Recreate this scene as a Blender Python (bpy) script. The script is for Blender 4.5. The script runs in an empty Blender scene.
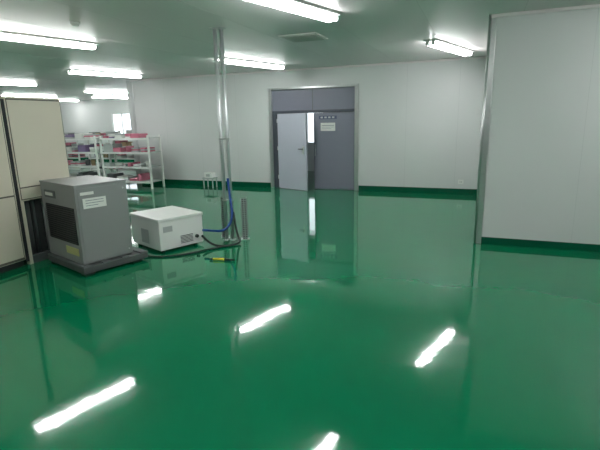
import bpy, bmesh, math, random
from mathutils import Matrix, Vector
random.seed(4)
sc=bpy.context.scene
sc.view_settings.view_transform='Standard'
sc.view_settings.exposure=0.0
H=3.0

# ---------------- materials ----------------
def mat(name,col,rough=0.5,metal=0.0,emit=None,estr=0,noise=0.0,nscale=8,bump=0.0,bscale=40,spec=0.5):
    m=bpy.data.materials.new(name); m.use_nodes=True
    nt=m.node_tree; b=nt.nodes['Principled BSDF']
    b.inputs['Base Color'].default_value=(*col,1); b.inputs['Roughness'].default_value=rough
    b.inputs['Metallic'].default_value=metal
    b.inputs['Specular IOR Level'].default_value=spec
    if emit:
        b.inputs['Emission Color'].default_value=(*emit,1); b.inputs['Emission Strength'].default_value=estr
    tc=nt.nodes.new('ShaderNodeTexCoord')
    if noise>0:
        n=nt.nodes.new('ShaderNodeTexNoise'); n.inputs['Scale'].default_value=nscale; n.inputs['Detail'].default_value=4
        nt.links.new(tc.outputs['Object'],n.inputs['Vector'])
        r=nt.nodes.new('ShaderNodeMapRange'); r.inputs['To Min'].default_value=1-noise; r.inputs['To Max'].default_value=1+noise
        nt.links.new(n.outputs['Fac'],r.inputs['Value'])
        mx=nt.nodes.new('ShaderNodeVectorMath'); mx.operation='SCALE'; mx.inputs[0].default_value=col
        nt.links.new(r.outputs['Result'],mx.inputs['Scale']); nt.links.new(mx.outputs['Vector'],b.inputs['Base Color'])
    if bump>0:
        n2=nt.nodes.new('ShaderNodeTexNoise'); n2.inputs['Scale'].default_value=bscale; n2.inputs['Detail'].default_value=3
        nt.links.new(tc.outputs['Object'],n2.inputs['Vector'])
        bp=nt.nodes.new('ShaderNodeBump'); bp.inputs['Strength'].default_value=bump; bp.inputs['Distance'].default_value=0.02
        nt.links.new(n2.outputs['Fac'],bp.inputs['Height']); nt.links.new(bp.outputs['Normal'],b.inputs['Normal'])
    return m
def s(r,g,b):
    f=lambda c:((c/255)/12.92 if c/255<=0.04045 else ((c/255+0.055)/1.055)**2.4)
    return (f(r),f(g),f(b))
M={}
M['wall']=mat('wall_panel',s(210,211,211),0.45,noise=0.03,nscale=1.5)
M['ceil']=mat('ceiling_panel',s(222,215,216),0.4,noise=0.03,nscale=1)
M['floor']=mat('green_epoxy',s(0,110,72),0.05,noise=0.08,nscale=1.2,bump=0.05,bscale=4.0,spec=0.55)
M['base']=mat('green_skirting',s(0,80,56),0.25)
M['steel']=mat('brushed_steel',s(205,207,207),0.32,0.85,noise=0.06,nscale=30)
M['chrome']=mat('galvanised',s(200,202,204),0.33,0.6)
M['seam']=mat('seam_grey',s(176,180,180),0.5)
M['wseam']=mat('wall_seam',s(194,196,196),0.5)
M['cseam']=mat('ceiling_seam',s(204,198,198),0.5)
M['door']=mat('door_paint',s(124,126,140),0.4,noise=0.03)
M['doorl']=mat('door_paint_light',s(186,188,202),0.4,noise=0.03)
M['dframe']=mat('door_frame_grey',s(80,84,94),0.35,0.2)
M['cream']=mat('cream_paint',s(226,217,200),0.4,noise=0.03,nscale=3)
M['cgap']=mat('cream_panel_gap',s(110,104,94),0.6)
M['white']=mat('white_paint',s(228,228,226),0.4,noise=0.02)
M['grey']=mat('grey_machine_paint',s(134,136,136),0.4,noise=0.04,nscale=5)
M['greyd']=mat('grey_dark_paint',s(88,92,94),0.5)
M['black']=mat('black_plastic',s(26,28,30),0.4)
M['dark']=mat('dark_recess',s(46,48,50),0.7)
M['pallet']=mat('pallet_grey',s(72,76,76),0.6)
M['paper']=mat('paper',s(228,228,224),0.8)
M['yel']=mat('yellow_label',s(186,182,125),0.6)
M['yelt']=mat('yellow_grip',s(215,185,40),0.5)
M['blue']=mat('blue_hose',s(16,62,140),0.3)
M['pink']=mat('pink_plastic',s(196,115,135),0.5)
M['purple']=mat('purple_plastic',s(130,112,150),0.5)
M['card']=mat('cardboard',s(170,145,115),0.8,noise=0.1)
M['red']=mat('red_plastic',s(160,75,82),0.5)
M['text']=mat('print_ink',s(70,78,110),0.7)
M['glow']=mat('lamp_diffuser',(1,1,1),0.5,emit=(0.975,1.0,0.985),estr=34)

# ---------------- builder ----------------
class B:
    def __init__(s_): s_.bm=bmesh.new(); s_.mats=[]
    def _mi(s_,m):
        if m not in s_.mats: s_.mats.append(m)
        return s_.mats.index(m)
    def box(s_,x0,x1,y0,y1,z0,z1,m,bev=0.0,rot=None,piv=None):
        r=bmesh.ops.create_cube(s_.bm,size=1.0)
        vs=r['verts']
        for v in vs:
            v.co=Vector(((x0+x1)/2+v.co.x*(x1-x0),(y0+y1)/2+v.co.y*(y1-y0),(z0+z1)/2+v.co.z*(z1-z0)))
        fs=set(f for v in vs for f in v.link_faces); mi=s_._mi(m)
        for f in fs: f.material_index=mi
        if bev>0:
            es=list(set(e for v in vs for e in v.link_edges))
            rr=bmesh.ops.bevel(s_.bm,geom=es,offset=bev,segments=2,affect='EDGES',profile=0.5)
            vs=list(set(v for f in rr['faces'] for v in f.verts))
            for f in rr['faces']: f.material_index=mi
        if rot is not None:
            P=Vector(piv)
            for v in vs: v.co=P+rot@(v.co-P)
        return vs
    def cyl(s_,p0,p1,rad,m,seg=16,rad2=None):
        p0=Vector(p0);p1=Vector(p1);d=p1-p0
        r=bmesh.ops.create_cone(s_.bm,cap_ends=True,segments=seg,radius1=rad,radius2=rad if rad2 is None else rad2,depth=d.length)
        q=d.to_track_quat('Z','Y').to_matrix().to_4x4()
        mm=Matrix.Translation((p0+p1)/2)@q
        bmesh.ops.transform(s_.bm,matrix=mm,verts=r['verts'])
        mi=s_._mi(m)
        for f in set(f for v in r['verts'] for f in v.link_faces):
            f.material_index=mi
            if len(f.verts)==4: f.smooth=True
    def obj(s_,name,loc=(0,0,0),rz=0,parent=None):
        me=bpy.data.meshes.new(name); s_.bm.to_mesh(me); s_.bm.free()
        for m in s_.mats: me.materials.append(M[m])
        o=bpy.data.objects.new(name,me); sc.collection.objects.link(o)
        o.location=loc; o.rotation_euler=(0,0,rz)
        if parent: o.parent=parent
        return o
def empty(name,loc=(0,0,0),rz=0):
    e=bpy.data.objects.new(name,None); sc.collection.objects.link(e); e.location=loc; e.rotation_euler=(0,0,rz); e.empty_display_size=0.2
    return e
def tube(name,pts,rad,m,parent=None,loc=(0,0,0)):
    cu=bpy.data.curves.new(name,'CURVE'); cu.dimensions='3D'; cu.bevel_depth=rad; cu.bevel_resolution=4; cu.resolution_u=16
    sp=cu.splines.new('NURBS'); sp.points.add(len(pts)-1)
    for i,p in enumerate(pts): sp.points[i].co=(*p,1)
    sp.use_endpoint_u=True; sp.order_u=3
    cu.materials.append(M[m])
    o=bpy.data.objects.new(name,cu); sc.collection.objects.link(o); o.location=loc
    if parent: o.parent=parent
    return o

# ---------------- room shell ----------------
b=B(); b.box(-22,6,-7,18,-0.1,0,'floor'); b.obj('floor')
b=B(); b.box(-22.2,6.2,-7.2,18.2,H,H+0.1,'ceil')
for i in range(-18,6):
    x=i*1.15+.4
    if x<5.9: b.box(x-.003,x+.003,-7,18,H-.001,H+.001,'cseam')
b.obj('ceiling')
YB=11.0
DX0,DX1,DZ=-5.18,-2.79,2.58
b=B()
b.box(-9.6,DX0,YB,YB+.15,0,H,'wall'); b.box(DX1,0.03,YB,YB+.15,0,H,'wall'); b.box(DX0,DX1,YB,YB+.15,DZ,H,'wall')
for x in [-8.45,-7.3,-6.15,-1.65,-0.5]:
    b.box(x-.003,x+.003,YB-.001,YB,0.12,H,'wseam')
b.obj('wall_back')
b=B(); b.box(0.03,6,6.64,6.79,0,H,'wall'); b.box(0.03,0.18,6.79,YB+.15,0,H,'wall')
for x in [1.2,2.35,3.5]: b.box(x-.002,x+.002,6.639,6.64,0.1,H,'wseam')
b.obj('wall_partition')
b=B(); b.box(6,6.15,-7,6.79,0,H,'wall'); b.obj('wall_right')
b=B(); b.box(-22,6,-7.15,-7,0,H,'wall'); b.obj('wall_front')
b=B(); b.box(-22.15,-22,-7,18,0,H,'wall'); b.obj('wall_left')
b=B(); b.box(-9.75,-9.6,YB,18,0,H,'wall'); b.obj('wall_jog')
def wall_win(name,x0,x1,y,wins,z0=1.25,z1=2.4):
    b=B(); cur=x0
    for a,c in wins:
        b.box(cur,a,y,y+.15,0,H,'wall'); b.box(a,c,y,y+.15,0,z0,'wall'); b.box(a,c,y,y+.15,z1,H,'wall'); cur=c
    b.box(cur,x1,y,y+.15,0,H,'wall'); b.obj(name)
    for i,(a,c) in enumerate(wins):
        w=B(); t=.05
        w.box(a,a+t,y+.03,y+.1,z0,z1,'white');w.box(c-t,c,y+.03,y+.1,z0,z1,'white')
        w.box(a+t,c-t,y+.03,y+.1,z0,z0+t,'white');w.box(a+t,c-t,y+.03,y+.1,z1-t,z1,'white')
        w.box((a+c)/2-t/2,(a+c)/2+t/2,y+.03,y+.1,z0+t,z1-t,'white')
        w.obj('window_%d'%(WN[0])); WN[0]+=1
WN=[1]
wall_win('wall_far',-22,-9.75,18.0,[(-17.1,-15.9),(-13.5,-12.3)],1.15,2.3)  # second window is out of view, added to brighten the far bay
wall_win('wall_anteroom',-9.6,0.03,15.0,[(-6.3,-5.0)],0.95,2.4)
b=B(); b.box(-9.6,DX0-.02,YB-.012,YB,0,.13,'base'); b.box(DX1+.02,0.03,YB-.012,YB,0,.13,'base'); b.obj('baseboard_back')
b=B(); b.box(0.05,6,6.628,6.64,0,.10,'base'); b.box(0.018,0.03,6.7,YB-.012,0,.10,'base'); b.obj('baseboard_partition')
b=B(); b.box(-22,-9.76,17.985,18,0,.12,'base'); b.obj('baseboard_far')
b=B(); b.box(0.02,0.10,6.622,6.64,0,H,'steel',.004); b.box(0.012,0.03,6.622,6.85,0,H,'steel',.004); b.cyl((.02,6.632,0),(.02,6.632,H),.018,'steel'); b.obj('trim_1')
b=B(); b.box(-9.615,-9.54,YB-.014,YB,0,H,'steel',.004); b.obj('trim_2')
b=B(); b.box(-9.6,0.03,YB-.03,YB,H-.04,H,'ceil',.008); b.box(0.03,6,6.61,6.64,H-.04,H,'ceil',.008); b.obj('trim_3')

# ---------------- door ----------------
door=empty('door_1',((DX0+DX1)/2,YB,0))
w=(DX1-DX0)/2; t=.09
b=B()
b.box(-w,-w+t,-.03,.17,0,DZ,'steel',.006); b.box(w-t,w,-.03,.17,0,DZ,'steel',.006); b.box(-w+t,w-t,-.03,.17,DZ-.06,DZ,'steel',.006)
b.box(-w+t,w-t,-.0,.14,1.93,2.0,'dframe',.006)
b.box(-w+t,-w+t+.12,.0,.14,0,1.93,'dframe',.006)
b.obj('frame',parent=door)
b=B()
b.box(-w+t,w-t,.04,.09,2.0,DZ-.06,'door'); b.box(-.006,.006,.035,.045,2.0,DZ-.06,'greyd')
b.obj('transom_panel',parent=door)
b=B()
lw=w-t-.005
b.box(.03,lw,.02,.065,.01,1.925,'door',.004)
b.box(.055,.075,.0,.02,.85,1.15,'steel',.004)
b.box(.22,.60,.014,.02,1.48,1.68,'paper')
b.box(.25,.57,.012,.014,1.61,1.62,'text'); b.box(.25,.57,.012,.014,1.57,1.575,'text'); b.box(.25,.5,.012,.014,1.535,1.54,'text')
b.box(.18,.64,.014,.02,1.77,1.85,'text')
for i in range(4): b.box(.22+i*.10,.28+i*.10,.012,.014,1.79,1.83,'wseam')
b.obj('leaf_right',parent=door)
b=B()
ll=.97
b.box(0,ll,.0,.045,.01,1.925,'doorl',.004)
b.box(ll-.13,ll-.06,-.012,0,.92,1.12,'steel',.004); b.cyl((ll-.1,-.05,1.05),(ll-.1,0,1.05),.012,'greyd'); b.cyl((ll-.22,-.05,1.05),(ll-.09,-.05,1.05),.011,'greyd')
for z in (.25,1.0,1.7): b.cyl((-.01,.0,z),(-.01,.0,z+.1),.012,'steel',10)
b.obj('leaf_left',loc=(-w+t+.16,-.05,0),rz=math.radians(-20),parent=door)

# ---------------- ceiling lights ----------------
def light(x,y,a=17,L=1.9,wd=.17):
    b=B(); 
    b.box(-wd/2-.03,wd/2+.03,-L/2-.03,L/2+.03,H-.03,H,'white',.006)
    for sg in(-1,1):
        b.cyl((sg*wd*.27,-L/2,H-.06),(sg*wd*.27,L/2,H-.06),.032,'glow',12)
        for e in(-1,1): b.box(sg*wd*.27-.03,sg*wd*.27+.03,e*(L/2+.012)-.012,e*(L/2+.012)+.012,H-.09,H-.02,'white',.004)
    b.obj('ceiling_light',loc=(x,y,0),rz=math.radians(-a))
for (x,y,L) in [(-6.03,5.05,1.7),(-2.08,4.66,2.1),(-8.6,9.05,1.8),(-4.66,9.15,1.9),(-.60,9.05,1.8),
              (-12.7,9.2,2),(-13.2,14.0,2),(-17,13.6,2),(-10.0,4.9,2),(-14,4.9,2),(-19,16.6,2),(-15.5,16.6,2),(2.2,4.8,2),  # includes extra far-bay fixtures, added to brighten that end
              (-8,.5,2),(-4,.5,2),(0,.5,2),(4,.5,2)]:  # row out of view by the camera, added to light the scene
    light(x,y,L=L)

b=B(); b.box(-.30,.30,-.30,.30,H-.015,H,'ceil',.004)
for i in range(9):
    yy=-.26+i*.06; b.box(-.26,.26,yy,yy+.03,H-.024,H-.01,'cseam')
b.obj('ceiling_vent',loc=(-2.64,6.96,0))
b=B(); b.cyl((0,0,H),(0,0,H-.03),.06,'white',24); b.cyl((0,0,H-.03),(0,0,H-.055),.045,'white',24,.03); b.obj('smoke_detector',loc=(-4.8,4.62,0))

b=B(); b.box(-.06,.06,-.012,0,-.05,.05,'white',.004); b.box(-.02,-.012,-.014,-.01,-.012,.012,'dark'); b.box(.012,.02,-.014,-.01,-.012,.012,'dark')
b.obj('wall_outlet',loc=(-.36,YB,.29))

# ---------------- grey chiller ----------------
g=empty('grey_chiller_unit',(-4.28,3.80,0),math.radians(-18))
LX,LY=.94,.65
b=B(); b.box(-LX+.02,.07,-.04,LY+.16,.03,.11,'pallet',.008)
for y in (-.04,.2,.45,LY+.06): b.box(-LX+.02,.075,y,y+.1,.105,.125,'greyd',.004)
for x in(-LX+.1,-.02):
    for y in(.05,LY+.02): b.box(x-.06,x+.06,y-.06,y+.06,0,.035,'dark')
b.obj('pallet',parent=g)
b=B(); b.box(-LX,0,0,LY,.125,1.06,'grey',.012)
b.box(-LX-.004,.004,-.004,LY+.004,1.05,1.075,'grey',.008)
b.box(-LX+.12,-.06,-.006,.0,.36,.80,'dark')
for i in range(16):
    z=.375+i*.027; b.box(-LX+.12,-.06,-.014,-.004,z,z+.009,'black')
b.box(-LX+.12,-LX+.42,-.006,0,.88,.97,'greyd'); 
b.box(-LX+.15,-LX+.36,-.009,-.005,.905,.945,'paper')
b.box(-.40,-.08,-.006,0,.22,.31,'yel')
b.box(0,.006,.03,.62,.15,1.03,'grey',.003)
b.box(.006,.010,.08,.36,.79,.91,'paper'); b.box(.010,.011,.11,.33,.88,.885,'text'); b.box(.010,.011,.11,.33,.85,.855,'text'); b.box(.010,.011,.11,.26,.82,.825,'text')
b.box(.006,.009,.06,.22,.95,.985,'paper')
for z in(.2,.98): b.cyl((.006,.59,z),(.012,.59,z),.01,'steel',10)
b.obj('cabinet',parent=g)

# ---------------- white box ----------------
g=empty('white_power_supply_box',(-3.96,4.80,0),math.radians(-22))
b=B(); b.box(-.80,0,0,.70,.04,.47,'white',.012)
b.box(-.815,.012,-.012,.71,.44,.485,'white',.01)
for x in(-.72,-.07):
    for y in(.07,.6): b.cyl((x,y,0),(x,y,.05),.03,'black')
for i in range(6):
    z=.09+i*.02; b.box(.0,.004,.32,.52,z,z+.009,'greyd')
b.box(0,.004,.06,.2,.29,.37,'seam'); b.cyl((0,.58,.15),(.03,.58,.15),.025,'black')
b.box(-.5,-.3,-.005,0,.1,.3,'seam')
b.obj('case',parent=g)

# ---------------- cream machine cabinets ----------------
b=B()
X=-5.32
b.box(X-1.0,X,1.9,3.86,.08,2.09,'cream',.012)
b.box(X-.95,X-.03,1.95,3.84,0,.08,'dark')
b.box(X,X+.003,1.93,3.84,.09,2.07,'cgap')
b.box(X,X+.008,1.93,3.83,.12,.90,'cream',.003); b.box(X,X+.008,1.93,3.83,.92,2.06,'cream',.003)
b.box(X-.01,X+.002,3.86,3.90,0.05,2.07,'dark')
b.obj('cream_machine_cabinet')
b=B()
b.box(X-1.0,X,3.905,4.70,.82,2.10,'cream',.012)
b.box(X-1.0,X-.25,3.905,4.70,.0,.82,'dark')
b.box(X-.06,X,3.905,3.95,0,.82,'cream'); b.box(X-.06,X,4.62,4.70,0,.82,'cream'); b.box(X-.06,X,3.95,4.6,0,.1,'greyd')
b.box(X,X+.003,3.92,4.69,.84,2.08,'cgap'); b.box(X,X+.008,3.93,4.68,1.0,2.06,'cream',.003); b.box(X,X+.008,3.93,4.68,.85,.985,'cream',.003)
b.cyl((X-.1,4.05,0.1),(X-.1,4.05,.82),.03,'greyd'); b.cyl((X-.12,4.15,0.1),(X-.12,4.15,.82),.02,'greyd'); b.cyl((X-.1,4.3,.1),(X-.1,4.3,.82),.025,'chrome')
b.obj('cream_machine_cabinet.001')
b=B(); b.box(-.28,.28,-.3,.3,0,.10,'greyd',.01); b.box(.28,.29,-.2,.2,.03,.08,'black'); b.obj('control_box',loc=(X-.5,3.5,2.091))

# ---------------- vertical pipes & posts ----------------
g=empty('vertical_pipe_pair',(-3.44,5.76,0))
b=B(); dx,dy=.93*.045,.37*.045
for sg in(-1,1):
    b.cyl((sg*dx,sg*dy,0),(sg*dx,sg*dy,H),.027,'chrome',20)
    b.cyl((sg*dx,sg*dy,0),(sg*dx,sg*dy,.015),.05,'steel',20)
    b.cyl((sg*dx,sg*dy,H-.015),(sg*dx,sg*dy,H),.06,'steel',20)
for z in (.6,1.5,2.55): b.box(-.08,.08,-.032,.032,z,z+.025,'steel',.004,Matrix.Rotation(math.radians(21.7),3,'Z'),(0,0,0))
b.obj('pipes',parent=g)
def post(loc):
    b=B(); wd=.045
    Ht=.64
    for x in(-wd,-0.006,wd-.012):
        b.box(x,x+.012,-wd,-wd+.005,0,Ht,'chrome')
    for y in(-wd,-0.006,wd-.012):
        b.box(wd-.005,wd,y,y+.012,0,Ht,'chrome')
    n=22
    for i in range(n+1):
        z=i*(Ht-.012)/n
        b.box(-wd,wd,-wd,-wd+.005,z,z+.012,'chrome'); b.box(wd-.005,wd,-wd,wd,z,z+.012,'chrome')
    b.box(-wd+.01,wd-.015,-wd+.02,wd,0,Ht-.01,'greyd')
    b.box(-wd-.02,wd+.02,-wd-.02,wd+.02,0,.012,'steel')
    b.obj('perforated_steel_post',loc=loc,rz=math.radians(30))
post((-3.60,5.90,0)); post((-3.24,5.88,0))
hose=empty('blue_air_hose',(0,0,0))
tube('hose_1',[(-3.38,5.69,.95),(-3.35,5.67,.7),(-3.27,5.60,.38),(-3.36,5.5,.2),(-3.55,5.42,.22),(-3.62,5.42,.22),(-3.68,5.41,.22)],.017,'blue',hose)
cab=empty('black_power_cable',(0,0,0))
tube('cable_1',[(-3.66,5.36,.15),(-3.5,5.3,.05),(-3.3,5.35,.017),(-3.15,5.6,.017),(-3.28,5.70,.1),(-3.33,5.71,.45)],.017,'black',cab)
tube('cable_2',[(-4.2,4.62,.014),(-3.85,4.65,.014),(-3.55,4.95,.014),(-3.45,5.2,.014),(-3.3,5.4,.014)],.014,'black',cab)
b=B(); b.cyl((-.13,0,.018),(.02,.0,.018),.016,'yelt'); b.cyl((.02,0,.018),(.16,-.02,.018),.013,'black'); b.cyl((-.18,0.02,.018),(-.13,0,.018),.012,'black'); b.obj('hand_tool',loc=(-3.0,4.82,0),rz=.25)

# ---------------- storage racks ----------------
def rack(loc,L,D,Ht,levels,name='storage_rack',seed=1):
    R=random.Random(seed)
    e=empty(name,loc)
    b=B()
    for x in(0,L):
        for y in(0,D): b.box(x-.022,x+.022,y-.022,y+.022,0,Ht,'white')
    for z in levels:
        b.box(-.02,L+.02,-.02,D+.02,z-.02,z,'seam'); b.box(-.02,L+.02,-.03,-.02,z-.05,z,'white'); 
    b.obj('frame',parent=e)
    b=B()
    for z in levels[:]:
        x=.06
        while x<L-.3:
            ww=R.uniform(.10,.32); hh=R.uniform(.05,.22); m=R.choice(['card','white','seam','pink','red','seam','greyd','paper','seam','pink','card','paper','greyd','purple','wseam'])
            q=R.random()
            if q<.25: b.cyl((x+ww/2,D*.4,z),(x+ww/2,D*.4,z+hh),ww*.4,m,16,ww*.45)
            elif q<.5:
                for k in range(3): b.box(x+R.uniform(0,.03),x+ww-R.uniform(0,.03),.04,D-.06,z+k*.04,z+k*.04+.035,R.choice([m,'paper','pink','seam']),.006)
            else: b.box(x,x+ww,.04,D-.06,z,z+hh,m,.01)
            x+=ww+R.uniform(.01,.12)
    b.obj('stored_goods',parent=e)
rack((-9.95,9.95,0),1.65,.5,1.45,[.2,.6,1.0,1.38],seed=5)
rack((-11.9,9.9,0),1.8,.5,1.45,[.2,.6,1.0,1.38],seed=8)
rack((-13.2,12.6,0),2.2,.5,1.45,[.2,.6,1.0,1.38],seed=11)
rack((-15.9,12.6,0),2.2,.5,1.45,[.2,.6,1.0,1.38],seed=15)

e=empty('small_utility_stand',(-6.85,10.6,0))
b=B()
for x in(-.14,.14):
    for y in(-.1,.1): b.box(x-.012,x+.012,y-.012,y+.012,0,.26,'seam')
b.box(-.17,.17,-.13,.13,.25,.28,'seam',.004); b.box(-.12,.12,-.1,.1,.28,.42,'white',.01); b.box(-.06,.06,-.104,-.1,.31,.38,'seam')
b.obj('stand',parent=e)

# ---------------- world + camera ----------------
wd=bpy.data.worlds.new('World'); sc.world=wd; wd.use_nodes=True
wd.node_tree.nodes['Background'].inputs['Color'].default_value=(.85,.93,1,1); wd.node_tree.nodes['Background'].inputs['Strength'].default_value=2.5
cam=bpy.data.cameras.new('camera'); co=bpy.data.objects.new('camera',cam); sc.collection.objects.link(co)
cam.sensor_width=36; cam.lens=451/600*36; cam.clip_end=200
co.matrix_world=Matrix.Translation((0,0,1.74))@Matrix.Rotation(math.radians(21.7),4,'Z')@Matrix.Rotation(math.radians(77),4,'X')@Matrix.Rotation(-.0215,4,'Z')
sc.camera=co
